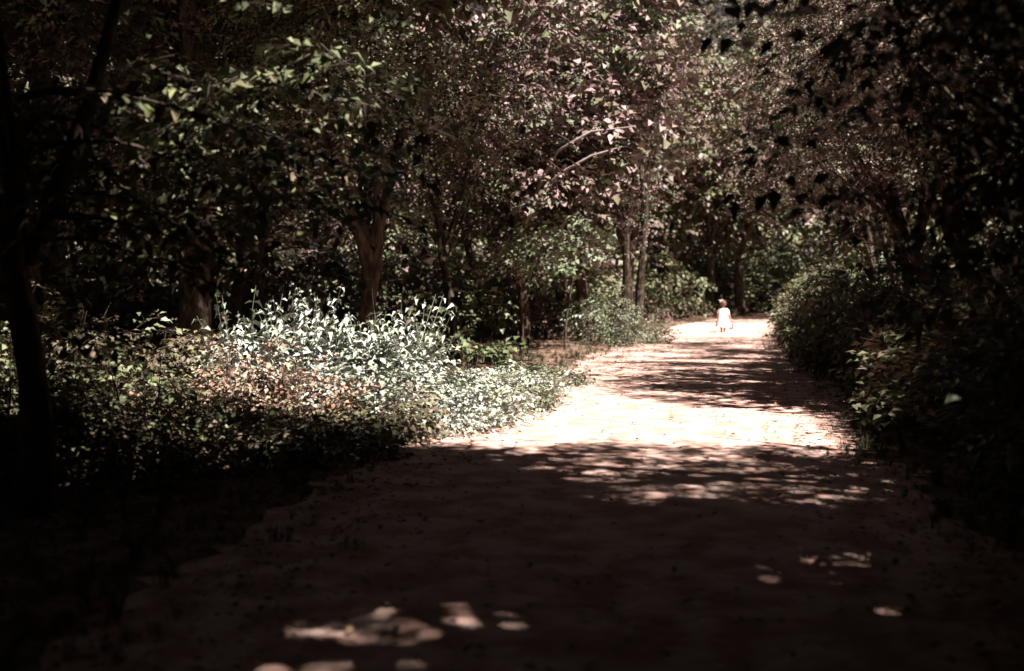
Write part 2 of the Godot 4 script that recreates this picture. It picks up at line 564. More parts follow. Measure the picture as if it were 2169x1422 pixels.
func hand_into(s: Shape, wrist: Vector3, down: Vector3, side: Vector3, curl: float) -> void:
	var fwd := down.cross(side).normalized()
	var palm := wrist + down * 0.045
	var bones := [bone(wrist - down * 0.01, wrist + down * 0.01, 0.017, 0.016), bone(wrist + down * 0.02 - side * 0.012, palm - side * 0.014, 0.012, 0.011), bone(wrist + down * 0.02 + side * 0.012, palm + side * 0.014, 0.012, 0.011)]
	for k in 4:
		var o := palm + side * (-0.021 + 0.014 * k)
		var l: float = [0.026, 0.030, 0.028, 0.021][k]
		var m := o + (down * cos(curl * 0.5) + fwd * sin(curl * 0.5)) * l
		var e := m + (down * cos(curl * 1.4) + fwd * sin(curl * 1.4)) * l * 0.8
		bones.append(bone(o, m, 0.0066, 0.006))
		bones.append(bone(m, e, 0.006, 0.005))
	var th := wrist + down * 0.018 + side * -0.02
	var tm := th + (down * 0.6 - side * 0.6 + fwd * 0.4).normalized() * 0.022
	bones.append(bone(th, tm, 0.008, 0.007))
	bones.append(bone(tm, tm + (down * 0.8 + fwd * 0.6).normalized() * 0.018, 0.007, 0.005))
	var box := Vector3.ONE * 0.08
	body_into(s, bones, palm - box, palm + box, 0.004, 0.006)

func make_child(at: Vector3) -> void:
	var t := thing("person", "child in a white dress with a white hair bow walking away along the sunny path", "person", at)
	t.rotation.y = -0.25
	var s := Shape.new()
	var hipL := Vector3(-0.06, 0.54, 0)
	var hipR := Vector3(0.06, 0.54, 0)
	var kneeL := Vector3(-0.06, 0.30, -0.07)
	var kneeR := Vector3(0.055, 0.29, 0.0)
	var ankL := Vector3(-0.055, 0.065, -0.10)
	var ankR := Vector3(0.05, 0.075, 0.13)
	var shL := Vector3(-0.115, 0.80, 0)
	var shR := Vector3(0.115, 0.80, 0)
	var elL := Vector3(-0.165, 0.64, -0.03)
	var elR := Vector3(0.19, 0.65, 0.0)
	var wrL := Vector3(-0.15, 0.50, -0.11)
	var wrR := Vector3(0.245, 0.50, -0.03)
	var bones := [
		bone(hipL, hipR, 0.08, 0.08), bone(Vector3(0, 0.56, 0), Vector3(0, 0.76, 0), 0.085, 0.09), bone(shL + Vector3(0.03, 0, 0), shR - Vector3(0.03, 0, 0), 0.05, 0.05),
		bone(Vector3(0, 0.80, 0), Vector3(0, 0.92, -0.01), 0.036, 0.034),
		bone(hipL, kneeL, 0.062, 0.042), bone(kneeL, ankL, 0.042, 0.027), bone(hipR, kneeR, 0.062, 0.042), bone(kneeR, ankR, 0.042, 0.027),
		bone(ankL - Vector3(0, 0.03, 0), ankL + Vector3(0, -0.035, -0.10), 0.028, 0.022), bone(ankR - Vector3(0, 0.02, -0.01), ankR + Vector3(0, -0.048, -0.09), 0.028, 0.022),
		bone(shL, elL, 0.034, 0.027), bone(elL, wrL, 0.027, 0.019), bone(shR, elR, 0.034, 0.027), bone(elR, wrR, 0.027, 0.019)]
	body_into(s, bones, Vector3(-0.26, -0.02, -0.26), Vector3(0.30, 0.96, 0.24), 0.014, 0.035)
	# head with nose, brow, chin and ears
	var hc := Vector3(0.005, 1.005, -0.01)
	var hb := [bone(hc + Vector3(0, 0.015, 0.012), hc + Vector3(0, 0.01, -0.01), 0.083, 0.08), bone(hc + Vector3(0, -0.045, -0.03), hc + Vector3(0, -0.055, -0.045), 0.052, 0.04),
		bone(hc + Vector3(0, -0.005, -0.088), hc + Vector3(0, -0.022, -0.098), 0.007, 0.011), bone(hc + Vector3(-0.083, -0.02, 0.0), hc + Vector3(-0.085, 0.005, 0.005), 0.011, 0.014),
		bone(hc + Vector3(0.083, -0.02, 0.0), hc + Vector3(0.085, 0.005, 0.005), 0.011, 0.014), bone(hc + Vector3(-0.018, -0.052, -0.082), hc + Vector3(0.018, -0.052, -0.082), 0.007, 0.007),
		bone(hc + Vector3(0, -0.10, 0.005), hc + Vector3(0, -0.05, 0.0), 0.036, 0.04)]
	body_into(s, hb, hc - Vector3(0.12, 0.13, 0.13), hc + Vector3(0.12, 0.12, 0.12), 0.0075, 0.02)
	hand_into(s, wrL, (wrL - elL).normalized(), Vector3(0, 0.3, -1).normalized(), 0.5)
	hand_into(s, wrR, (wrR - elR).normalized(), Vector3(0, -0.2, -1).normalized(), 1.5)
	var body := part("body", s.mesh(), M.skin, t)
	for q in [-1.0, 1.0]:
		var e := SphereMesh.new()
		e.radius = 0.009
		e.height = 0.018
		e.radial_segments = 12
		e.rings = 6
		part("eye", e, M.eye, body).position = hc + Vector3(0.03 * q, 0.0, -0.083)
	# hair to the nape
	var h := Shape.new()
	body_into(h, [bone(hc + Vector3(0, 0.03, 0.022), hc + Vector3(0, 0.025, 0.0), 0.088, 0.085), bone(hc + Vector3(0, 0.0, 0.04), hc + Vector3(0, -0.085, 0.045), 0.07, 0.045),
		bone(hc + Vector3(-0.06, 0.0, 0.02), hc + Vector3(-0.06, -0.06, 0.03), 0.035, 0.02), bone(hc + Vector3(0.06, 0.0, 0.02), hc + Vector3(0.06, -0.06, 0.03), 0.035, 0.02)],
		hc - Vector3(0.13, 0.17, 0.10), hc + Vector3(0.13, 0.14, 0.15), 0.008, 0.02)
	part("hair", h.mesh(), M.hair, t)
	# the bow
	var b := Shape.new()
	var bc := hc + Vector3(-0.07, 0.09, 0.03)
	body_into(b, [bone(bc, bc + Vector3(-0.04, 0.022, 0), 0.008, 0.02), bone(bc, bc + Vector3(0.03, 0.032, 0.0), 0.008, 0.02), bone(bc, bc + Vector3(-0.02, -0.04, 0.02), 0.006, 0.009)], bc - Vector3.ONE * 0.08, bc + Vector3.ONE * 0.08, 0.005, 0.008)
	part("hair_bow", b.mesh(), M.cloth, t)
	# the dress: a gathered bell from the shoulders to below the knee
	var dr := Shape.new()
	var rings := [[0.865, 0.055, 0.05], [0.85, 0.10, 0.075], [0.82, 0.15, 0.10], [0.77, 0.158, 0.115], [0.70, 0.155, 0.12], [0.62, 0.152, 0.122], [0.55, 0.165, 0.14], [0.46, 0.185, 0.165], [0.37, 0.205, 0.19], [0.29, 0.22, 0.21], [0.255, 0.225, 0.215]]
	var seg := 40
	for r in rings.size():
		var fold := clampf((0.62 - rings[r][0]) * 0.10, 0.0, 0.03)
		for k in seg:
			var a := TAU * k / seg
			var g := 1.0 + fold * (sin(a * 9.0) + 0.5 * sin(a * 5.0 + 1.0)) / 0.2
			var p := Vector3(cos(a) * rings[r][1] * g, rings[r][0], sin(a) * rings[r][2] * g + 0.02 * (0.8 - rings[r][0]))
			dr.v.append(p)
			dr.n.append(Vector3(cos(a), 0.25, sin(a)).normalized())
	for r in rings.size() - 1:
		for k in seg:
			var k2 := (k + 1) % seg
			var i0 := r * seg + k
			var i1 := r * seg + k2
			dr.i.append_array(PackedInt32Array([i0, i0 + seg, i1, i1, i0 + seg, i1 + seg]))
	var dress := part("dress", dr.mesh(), M.cloth, t)
	for q in [-1.0, 1.0]:
		var sl := Shape.new()
		var sh: Vector3 = shL if q < 0 else shR
		var el: Vector3 = elL if q < 0 else elR
		sl.tube([sh + Vector3(-q * 0.02, 0.025, 0), sh.lerp(el, 0.25), sh.lerp(el, 0.6), sh.lerp(el, 0.8)], [0.05, 0.058, 0.052, 0.042], 14, Color.WHITE, 0.0, false)
		part("sleeve", sl.mesh(), M.cloth, dress)
	# what the hand holds
	var hand := at + Basis(Vector3.UP, t.rotation.y) * (wrR + (wrR - elR).normalized() * 0.06)
	var bag := thing("cloth_bag", "small pink cloth bag held by the child in white", "bag", hand - Vector3(0, 0.27, 0))
	var g2 := Shape.new()
	var prof := [[0.0, 0.03, 0.02], [0.012, 0.06, 0.035], [0.05, 0.075, 0.045], [0.11, 0.07, 0.04], [0.16, 0.06, 0.03], [0.18, 0.062, 0.028]]
	for r in prof:
		for k in 20:
			var a := TAU * k / 20
			g2.v.append(Vector3(cos(a) * r[1] * (1.0 + 0.06 * sin(a * 5.0)), r[0], sin(a) * r[2]))
			g2.n.append(Vector3(cos(a), 0, sin(a)))
	for r in prof.size() - 1:
		for k in 20:
			var i0 := r * 20 + k
			var i1 := r * 20 + (k + 1) % 20
			g2.i.append_array(PackedInt32Array([i0, i1, i0 + 20, i1, i1 + 20, i0 + 20]))
	part("pouch", g2.mesh(), M.pink, bag)
	var hs := Shape.new()
	var hp := []
	var hr := []
	for k in 11:
		var a := PI * k / 10.0
		hp.append(Vector3(cos(a) * 0.05, 0.165 + sin(a) * 0.115, 0))
		hr.append(0.006)
	hs.tube(hp, hr, 6)
	part("handle", hs.mesh(), M.pink, bag)

# ------------------------------------------------------------------ the scene
func _ready() -> void:
	rng.seed = 20240611
	# camera
	var cam := Camera3D.new()
	cam.name = "camera"
	add_child(cam)
	cam.position = Vector3(0, 1.5, 0)
	cam.rotation_degrees = Vector3(-2.536, 0, 0)
	cam.fov = 34.0
	cam.far = 2000.0
	cam.near = 0.05
	cam.current = true
	var lens := CameraAttributesPhysical.new()
	lens.frustum_focal_length = 39.25
	lens.frustum_focus_distance = 14.0
	lens.exposure_aperture = 1.15
	cam.attributes = lens
	# sky and exposure
	var env := Environment.new()
	env.background_mode = Environment.BG_SKY
	var sky := Sky.new()
	var sm := ProceduralSkyMaterial.new()
	sm.sky_top_color = Color(0.60, 0.585, 0.63)
	sm.sky_horizon_color = Color(0.82, 0.80, 0.81)
	sm.sky_curve = 0.15
	sm.ground_bottom_color = Color(0.20, 0.18, 0.15)
	sm.ground_horizon_color = Color(0.5, 0.48, 0.46)
	sky.sky_material = sm
	env.sky = sky
	env.background_energy_multiplier = 0.1
	env.tonemap_mode = Environment.TONE_MAPPER_LINEAR
	env.tonemap_exposure = 3.7
	env.sdfgi_enabled = true
	env.ssao_enabled = true
	env.ssil_enabled = true
	var we := WorldEnvironment.new()
	we.name = "world_environment"
	we.environment = env
	add_child(we)
	# sun
	var sun := DirectionalLight3D.new()
	sun.name = "sun"
	sun.light_energy = 1.5
	sun.light_color = Color(1.0, 0.965, 0.93)
	sun.light_angular_distance = 0.5
	sun.shadow_enabled = true
	add_child(sun)
	sun.look_at_from_position(SUN * 40.0, Vector3.ZERO)

	noise_dapple.seed = 7
	noise_dapple.frequency = 0.012
	noise_dapple.fractal_octaves = 2
	noise_ground.seed = 3
	noise_ground.frequency = 0.02
	noise_edge.seed = 11
	noise_edge.frequency = 0.03

	make_materials()
	make_land()
	make_trees()
	make_shrubs()
	make_child(on_ground(6.85, 35.6))
	make_litter()

func make_materials() -> void:
	M.leaf = leafy(0.5, 0.0)
	M.silver_leaf = leafy(0.42, 0.0)
	M.grass = leafy(0.6, 0.0)
	var bark_tex := noise_image(256, 5, 0.02, 5, Color(0.035, 0.026, 0.02), Color(0.115, 0.085, 0.065), 2.2)
	var bark_h := noise_image(256, 6, 0.03, 5, Color.BLACK, Color.WHITE, 2.0)
	M.bark = surface(bark_tex, 1.0, 0.95, bark_h, 2.5)
	M.bark.uv1_scale = Vector3(1.6, 0.45, 1.6)
	M.bark.uv1_world_triplanar = false
	M.pale_bark = surface(noise_image(256, 8, 0.03, 5, Color(0.22, 0.17, 0.16), Color(0.40, 0.32, 0.31), 2.0), 1.2, 0.9)
	M.pale_bark.uv1_world_triplanar = false
	var soil := noise_image(512, 21, 0.012, 6, Color(0.085, 0.055, 0.04), Color(0.24, 0.15, 0.11), 2.4)
	var grit := noise_image(512, 22, 0.06, 5, Color.BLACK, Color.WHITE, 2.0)
	M.soil = surface(soil, 0.35, 0.97, grit, 3.0)
	var sand := noise_image(1024, 23, 0.01, 7, Color(0.38, 0.22, 0.18), Color(0.57, 0.40, 0.345), 2.6)
	M.sand = surface(sand, 0.22, 0.96, grit, 1.2)
	M.stone = leafy(0.9, 0.0)
	M.skin = plain(Color(0.55, 0.30, 0.23), 0.55)
	M.hair = plain(Color(0.16, 0.075, 0.05), 0.6)
	M.cloth = plain(Color(0.80, 0.80, 0.82), 0.9)
	M.pink = plain(Color(0.62, 0.16, 0.19), 0.85)
	M.eye = plain(Color(0.03, 0.02, 0.02), 0.2)
	SPRAY.nettle = []
	SPRAY.straw = []
	for q in 6:
		SPRAY.nettle.append(stem_mesh(60 + q, 0.9, 0.11, 0.055, 11, SILVER[q % 3]))
		SPRAY.straw.append(grass_mesh(90 + q, 26, 0.55, STRAW[q % 3]))
	SPRAY.grass = grass_mesh(9, 22, 0.32)

func make_land() -> void:
	# the ground: one sheet to the horizon, fine near the path
	var xs := []
	var x := -900.0
	while x < 900.0:
		xs.append(x)
		var ax := absf(x - 4.0)
		x += 0.17 if absf(x - 0.8) < 4.2 else (0.3 if ax < 16.0 else (1.0 if ax < 40.0 else maxf(4.0, ax * 0.25)))
	var ds := []
	var d := -900.0
	while d < 900.0:
		ds.append(d)
		d += 0.17 if d > 2.5 and d < 13.0 else (0.3 if d > -6.0 and d < 30.0 else (0.7 if d >= 30.0 and d < 80.0 else (1.0 if d > -14.0 and d < 0.0 else maxf(4.0, absf(d) * 0.2))))
		if d > -18.0 and d < -14.0:
			d = -14.0
	var s := Shape.new()
	var w := xs.size()
	for dd in ds:
		for xx in xs:
			s.v.append(Vector3(xx, ground_y(xx, dd), -dd))
			s.n.append(Vector3.UP)
	for a in ds.size() - 1:
		for b in w - 1:
			var k := a * w + b
			s.i.append_array(PackedInt32Array([k, k + w, k + 1, k + 1, k + w, k + w + 1]))
	structure("ground", smooth(s), M.soil, "brown woodland soil under the trees and shrubs", "ground")
	# the path
	var p := Shape.new()
	var q := 24
	var rows := 0
	d = -16.0
	while d < 78.0:
		var c := path_centre(d)
		for k in q + 1:
			var off := (k * 2.0 / q - 1.0) * 2.75
			var y := 0.012 + 0.008 * noise_ground.get_noise_2d((c + off) * 22.0, d * 22.0) + 0.02 * (1.0 - off * off / 7.5)
			p.v.append(Vector3(c + off, y, -d))
			p.n.append(Vector3.UP)
		rows += 1
		d += 0.22
	for a in rows - 1:
		for b in q:
			var k := a * (q + 1) + b
			p.i.append_array(PackedInt32Array([k, k + q + 1, k + 1, k + 1, k + q + 1, k + q + 2]))
	structure("path", smooth(p), M.sand, "pale reddish sandy path winding through the wood", "path")

func smooth(s: Shape) -> ArrayMesh:
	for k in s.n.size():
		s.n[k] = Vector3.ZERO
	for t in range(0, s.i.size(), 3):
		var a := s.v[s.i[t]]
		var f := (s.v[s.i[t + 2]] - a).cross(s.v[s.i[t + 1]] - a)
		for q in 3:
			s.n[s.i[t + q]] += f
	for k in s.n.size():
		s.n[k] = s.n[k].normalized()
	return s.mesh()

func make_trees() -> void:
	# tall trees added for shade, their crowns out of view over path and wood
	var tall := [
		[5.6, 3.0, 0, 0], [4.9, -2.0, -2.5, 1.0], [8.5, -5.0, -1, 0], [-4.6, 1.5, 0.8, 0.5], [-4.2, -6.0, 1.5, 0.5], [-6.4, 6.5, 0.8, 0], [-6.0, 12.0, 0, 0.5],
		[-9.5, 16.0, 0, 0], [7.5, 9.0, 0, -1.0], [5.2, 6.0, -2.6, -1.2], [-11.5, 9.5, 0, 0], [-10.5, 23.0, 0, 0], [-3.2, -12.0, 2.0, 0], [6.5, -10.0, 0, 0], [-10.5, 1.0, 0, 0], [12.0, 1.5, 0, 0],
		[-5.2, 9.2, 1.6, 0.5], [-4.4, 15.2, 1.2, 0], [-7.6, 18.0, 0.5, 0.5], [-12.5, 17.5, 0, 0], [-5.2, 21.5, 1.0, 0.5], [-9.4, 27.0, 0, 0], [-15.0, 5.0, 0, 0], [-16.0, 12.5, 0, 0], [-13.5, -4.0, 0, 0], [1.0, -15.5, -4.0, 0], [12.5, -7.0, 0, 0], [14.5, 8.0, 0, 0], [12.4, 9.6, 0, 0], [13.6, 14.0, 0, 0], [15.0, 19.0, 0, 0]]  # further trees added to darken the wood and close gaps in the sky
	for a in tall:
		make_tree("shade_tree", "tall tree added for shade over the near path and wood, crown out of view", "tall trees added to shade the near path", a[0], a[1], 0.24, 7.0, Vector3(rng.randf_range(-0.5, 0.5), 0, 0),
			[[Vector3(a[2], 9.5, a[3]), Vector3(4.6, 2.6, 4.6), 90, 18, 1.5]], OLIVE, "canopy", 1.35, a[1] > -3.0 and a[0] > -9.0 and a[0] < 10.0, 7)
	# low trees added behind the camera to shut off sky light
	for k in 9:
		var a := PI * (k / 8.0)
		var tx := cos(a) * 10.0
		var td := -3.0 - sin(a) * 11.0
		if absf(tx - path_centre(td)) < 2.6:
			tx += 3.4
		make_tree("sky_screen_tree", "low leafy tree added out of view to keep sky light off the near path", "added sky screening trees round the near path", tx, td, 0.14, 2.5, Vector3.ZERO,
			[[Vector3(0, 3.0, 0), Vector3(2.6, 3.0, 2.6), 60, 14, 1.1]], OLIVE, "canopy", 1.2, false, 4)
	for a in [[-7.6, 3.4], [-8.8, -0.5], [-7.2, -3.6], [-11.5, 4.5], [8.2, 1.5], [8.6, -2.6], [10.5, 5.0], [-1.5, -17.5], [-9.2, 6.8], [11.5, 10.5]]:  # more trees added out of frame where sky light came in from the sides
		make_tree("sky_screen_tree", "low leafy tree added out of view to keep sky light off the near path", "added sky screening trees round the near path", a[0], a[1], 0.15, 4.0, Vector3.ZERO,
			[[Vector3(0, 5.0, 0), Vector3(2.4, 3.2, 2.6), 70, 14, 1.1]], OLIVE, "canopy", 1.25, false, 4)
	# the forked tree by the verge
	near_forked_tree()
	# the tree with the dark forked trunk behind the silver shrubs
	fork_tree("young_tree", "young tree with a dark Y-forked trunk behind the silvery shrubs", -2.05, 16.0, 0.15, 2.35, [Vector3(-0.75, 4.4, 0), Vector3(0.55, 4.6, 0.3)],
		[[Vector3(-0.4, 4.6, 0), Vector3(2.2, 1.5, 2.0), 26, 12, 0.8]], OLIVE, "broad2")
	var g := "trees in the dim wood behind the silvery shrubs"
	for a in [[-6.2, 14.5, 2.6, 2.0], [-9.0, 19.0, 3.2, 2.5], [-4.8, 19.5, 3.6, 2.2], [-7.0, 25.0, 4.0, 2.8], [-3.4, 25.0, 4.5, 2.2], [-12.0, 14.0, 3.0, 2.6], [-13.0, 21.0, 3.5, 3.0], [-10.5, 31.0, 5.0, 3.2], [-6.0, 34.0, 5.5, 3.0], [-14.0, 40.0, 6.0, 4.0], [-9.0, 44.0, 6.0, 4.0]]:
		make_tree("woodland_tree", "leafy tree in the dim wood behind the silvery shrubs", g, a[0], a[1], 0.13, a[2] * 0.7, Vector3(rng.randf_range(-0.3, 0.3), 0, 0),
			[[Vector3(0, a[2] + 0.6, 0), Vector3(a[3], a[2] * 0.75, a[3]), 34, 16, 1.0]], OLIVE if rng.randf() < 0.5 else RUSSET, "broad2" if a[1] < 28.0 else "far", 1.1)
	# the middle of the picture: russet and olive crowns over the bend
	fork_tree("slender_tree", "slender tree with a pale lit streak on its trunk above bare earth", -1.35, 22.5, 0.12, 2.6, [Vector3(-0.5, 4.5, 0), Vector3(0.6, 4.8, 0)],
		[[Vector3(0, 4.9, 0), Vector3(2.2, 1.9, 1.8), 34, 12, 0.8]], RUSSET, "broad2")
	g = "crowns over the bend of the path"
	var own := {0: "leafy tree with two bare pale boughs crossing before its leaves", 2: "slim dark trunk, one of a close pair behind the low pale bush", 3: "slim dark trunk, one of a close pair behind the low pale bush",
		10: "tree with a thin trunk in the dark thicket behind the child", 11: "tree with a stout dark trunk beside the path just beyond the child"}
	var bend := [[0.3, 27.0, 5.4, 2.3, 0.14], [1.85, 28.5, 6.2, 2.4, 0.17], [3.0, 31.0, 6.0, 2.3, 0.15], [3.65, 31.6, 6.6, 2.3, 0.14], [-1.2, 33.0, 6.4, 2.8, 0.16], [1.6, 37.0, 7.6, 3.0, 0.18], [4.4, 41.0, 8.0, 3.0, 0.2], [-0.5, 44.0, 8.5, 3.6, 0.2], [3.4, 50.0, 9.0, 3.8, 0.24], [7.2, 53.0, 9.0, 3.6, 0.22], [9.9, 56.0, 8.5, 3.6, 0.22], [11.9, 56.5, 8.8, 3.8, 0.3]]
	for k in bend.size():
		var a: Array = bend[k]
		var t := make_tree("woodland_tree", own.get(k, "leafy olive and russet tree beside the far bend of the path"), g, a[0], a[1], a[4], a[2] * 0.62, Vector3(rng.randf_range(-0.4, 0.4), 0, 0),
			[[Vector3(0, a[2], 0), Vector3(a[3], a[2] * 0.66, a[3]), 64, 10, 0.72]], RUSSET if rng.randf() < 0.7 else OLIVE, ("maple" if k % 2 else "broad") if a[1] < 40 else "far", 1.6 if a[1] < 40 else 1.9)
		if k == 0:
			for q in [[Vector3(0.75, 4.55, 1.6), Vector3(1.5, 4.95, 1.9), Vector3(2.5, 5.05, 2.0)], [Vector3(0.85, 4.05, 1.7), Vector3(1.5, 4.4, 1.9), Vector3(2.2, 4.6, 2.0)]]:
				var s := Shape.new()
				s.tube([Vector3(0, 3.0, 0), q[0] * 0.55 + Vector3(0, 1.5, 0.1), q[0], q[1], q[2]], [0.06, 0.045, 0.035, 0.028, 0.012], 7, Color.WHITE, 0.08)
				part("bare_bough", s.mesh(), M.pale_bark, t)
	g = "trees closing the far end of the wood"
	for k in 26:
		var tx := -30.0 + (k % 13) * 5.6 + rng.randf_range(-1, 1) + (2.8 if k > 12 else 0.0)
		var td := (68.0 if k < 13 else 80.0) + rng.randf_range(-3, 3)
		make_tree("woodland_tree", "distant tree in the wall of leaves closing the far end of the wood", g, tx, td, 0.24, 7.0, Vector3.ZERO,
			[[Vector3(0, 11.0, 0), Vector3(4.4, 10.6, 4.0), 110, 14, 1.7]], RUSSET if k % 2 else OLIVE, "maple", 2.1, false, 4)
	# beside the path beyond the hedge: crowns leaning over it
	g = "trees leaning over the path from the hedge"
	for a in [[6.3, 14.5, 4.0, 2.0, -1.0], [7.4, 19.0, 4.6, 2.4, -1.4], [9.0, 24.0, 5.6, 2.8, -1.8], [10.4, 29.0, 6.4, 3.0, -2.0], [12.0, 35.0, 7.4, 3.2, -2.2], [14.5, 42.0, 8.0, 3.4, -2.0], [18.0, 49.0, 8.6, 3.6, -2.0], [21.5, 56.0, 9.0, 3.8, -2.0], [13.5, 20.0, 5.0, 3.2, 0.0], [16.0, 28.0, 6.0, 3.6, 0.0], [20.0, 38.0, 7.0, 4.0, 0.0]]:
		make_tree("leaning_tree", "tree leaning over the path from behind the dark hedge", g, a[0], a[1], 0.15, a[2] * 0.7, Vector3(a[4] * 0.5, 0, 0),
			[[Vector3(a[4], a[2] + 0.8, 0), Vector3(a[3], a[2] * 0.66, a[3]), 66, 10, 0.7]], OLIVE if rng.randf() < 0.2 else RUSSET, "broad" if a[1] < 36.0 else "far", (1.35 if a[1] < 20.0 else 1.65), a[4] < 0.0)
	for a in [[8.2, 12.6, 62, 44], [9.8, 17.5, 22, 26]]:
		make_tree("shade_tree", "tall tree behind the hedge, unseen crown shaped to dapple the path and shade trunks", "tall trees behind the hedge", a[0], a[1], 0.22, 7.0, Vector3(-0.6, 0, 0),
			[[Vector3(0.2, 9.8, 0.8), Vector3(3.6, 1.8, 3.6), a[3], 14, 1.3], [Vector3(-7.4, 10.2, 0.3), Vector3(4.0, 1.3, 2.8), a[2], 16, 1.2]], OLIVE, "canopy", 1.0)  # second blob: unseen leaf mass added above the path to shade trunks opposite
	# thickets between the trunks
	g = "thickets between the trunks"
	for row in 4:
		for k in 9:
			var td: float = [26.0, 36.0, 48.0, 62.0][row] + rng.randf_range(-2, 2)
			var tx: float = path_centre(td) - 4.6 - k * 3.0 - rng.randf_range(0, 1.5) - (1.0 if row == 0 else 0.0)
			make_shrub("thicket_bush", "dim thicket bush between the trunks of the wood", "bush", g, tx, td, 2.0, 1.4, 2.6 + row * 0.5, 170, RUSSET if k % 2 else OLIVE, "maple", 1.5, false, "leaf", k % 4)
	for row in 3:
		for k in 4:
			var td: float = [24.0, 40.0, 58.0][row] + rng.randf_range(-2, 2)
			make_shrub("thicket_bush", "dim thicket bush between the trunks of the wood", "bush", g, path_centre(td) + 6.0 + k * 3.2, td, 2.0, 1.4, 3.2, 170, RUSSET if k % 2 else OLIVE, "maple", 1.5, false, "leaf", k % 4)
	# bushes across the end of the view, where the path has turned aside
	for k in 8:
		make_shrub("thicket_bush", "dim thicket bush between the trunks of the wood", "bush", g, 4.0 + k * 2.0 - (0.0 if k < 5 else -6.0), 66.0 - k * 0.4 + (0.0 if k < 5 else 3.0), 1.8, 1.2, 3.4, 170, OLIVE, "maple", 1.5, false, "leaf", k % 4)

	for k in 12:
		make_shrub("dark_thicket", "dark dense thicket closing the wood behind the child", "bush", "dark thickets behind the child", 5.6 + k * 1.35, 57.0 + 3.0 * (k % 2) + k * 0.55, 1.6, 1.3, 3.6 + 0.8 * (k % 3), 190, OLIVE, "maple", 1.5, false, "leaf", k % 4)
	for k in 10:
		make_shrub("thicket_bush", "dim thicket bush between the trunks of the wood", "bush", g, 17.0 + k * 2.2, 63.0 + 2.5 * (k % 3) + k * 0.8 + 2.0, 1.8, 1.4, 3.6, 170, OLIVE, "maple", 1.5, false, "leaf", k % 4)

func fork_tree(called: String, label: String, x: float, d: float, girth: float, fork_h: float, tips: Array, blobs: Array, pal: Array, kind: String, sieve_from := 1.9) -> Node3D:
	var t := make_tree(called, label, "", x, d, girth, fork_h, Vector3.ZERO, blobs, pal, kind, 1.0, true, 3, sieve_from)
	for tip in tips:
		var s := Shape.new()
		var a := Vector3(0, fork_h - 0.35, 0)
		var b := a.lerp(Vector3(tip.x, tip.y, -tip.z), 0.5) + Vector3(tip.x * 0.2, -0.2, 0)
		var pts := []
		var rad := []
		for k in 8:
			var f := k / 7.0
			pts.append(a * (1 - f) * (1 - f) + b * 2 * f * (1 - f) + Vector3(tip.x, tip.y, -tip.z) * f * f)
			rad.append(lerpf(girth * 0.62, girth * 0.2, f))
		s.tube(pts, rad, 8, Color.WHITE, 0.06)
		part("branch", s.mesh(), M.bark, t)
	return t

func near_forked_tree() -> void:
	var x := -3.2
	var d := 7.2
	var t := fork_tree("forked_tree", "dark forked tree at the verge with drooping sprays of sunlit leaves", x, d, 0.125, 2.0, [Vector3(0.75, 4.2, 0.2), Vector3(-0.9, 4.0, 0.1)],
		[[Vector3(0.2, 4.6, 0.3), Vector3(2.4, 1.0, 2.0), 30, 14, 0.8], [Vector3(1.2, 2.5, 0.7), Vector3(1.3, 0.8, 0.8), 26, 7, 0.45], [Vector3(-0.6, 2.2, 0.9), Vector3(1.0, 1.0, 0.8), 14, 7, 0.45]], OLIVE, "broad", 3.4)
	# drooping branches with leaves one can tell apart
	var leaf_meshes := []
	for k in 3:
		var s := Shape.new()
		s.leaf(Vector3.ZERO, Vector3(0, -0.1, 1).normalized(), Vector3.UP, 0.11 + 0.012 * k, 0.062 + 0.008 * k, Color.WHITE, 0.15 + 0.08 * k, 0.15 + 0.1 * k)
		leaf_meshes.append(s.mesh())
	var mats := []
	for c in [Color(0.15, 0.135, 0.05), Color(0.12, 0.13, 0.05), Color(0.17, 0.13, 0.075), Color(0.14, 0.145, 0.075), Color(0.19, 0.17, 0.09)]:
		var m: StandardMaterial3D = M.leaf.duplicate()
		m.albedo_color = c.linear_to_srgb()
		mats.append(m)
	for k in 14:
		var a: float = [0.2, 0.55, 0.9, 1.25, -0.2, -0.6, 0.7, 1.5, 0.0, 0.4, 1.0, -1.0, 1.8, 0.3][k]
		var y0 := 1.75 + 0.16 * (k % 7)
		var reach := 1.1 + 0.9 * rng.randf()
		var dir := Vector3(cos(a) * 0.95, 0.0, sin(a) * 0.55 if k % 2 else -sin(a) * 0.5)
		var s := Shape.new()
		var pts := []
		var rad := []
		for q in 9:
			var f := q / 8.0
			pts.append(Vector3(0, y0, 0) + dir * reach * f + Vector3(0, 0.35 * f - 0.75 * f * f, 0) + Vector3(0, sin(f * 8.0 + k) * 0.02, cos(f * 9.0 + k) * 0.03))
			rad.append(lerpf(0.02, 0.003, f))
		s.tube(pts, rad, 6, Color.WHITE, 0.05)
		var br := part("branch", s.mesh(), M.bark, t)
		for q in 18:
			var f := 0.25 + 0.75 * (q + 0.5) / 18.0
			var kk := f * 8.0
			var i0 := int(floor(kk))
			var p: Vector3 = pts[i0].lerp(pts[mini(i0 + 1, 8)], kk - i0)
			var lf := part("leaf", leaf_meshes[q % 3], mats[rng.randi() % 5], br)
			lf.transform = Transform3D(turned(rng.randf() * TAU, rng.randf_range(-0.1, 0.6), rng.randf_range(-0.5, 0.5), rng.randf_range(0.8, 1.35)), p + Vector3(rng.randf_range(-0.04, 0.04), rng.randf_range(-0.03, 0.0), rng.randf_range(-0.04, 0.04)))

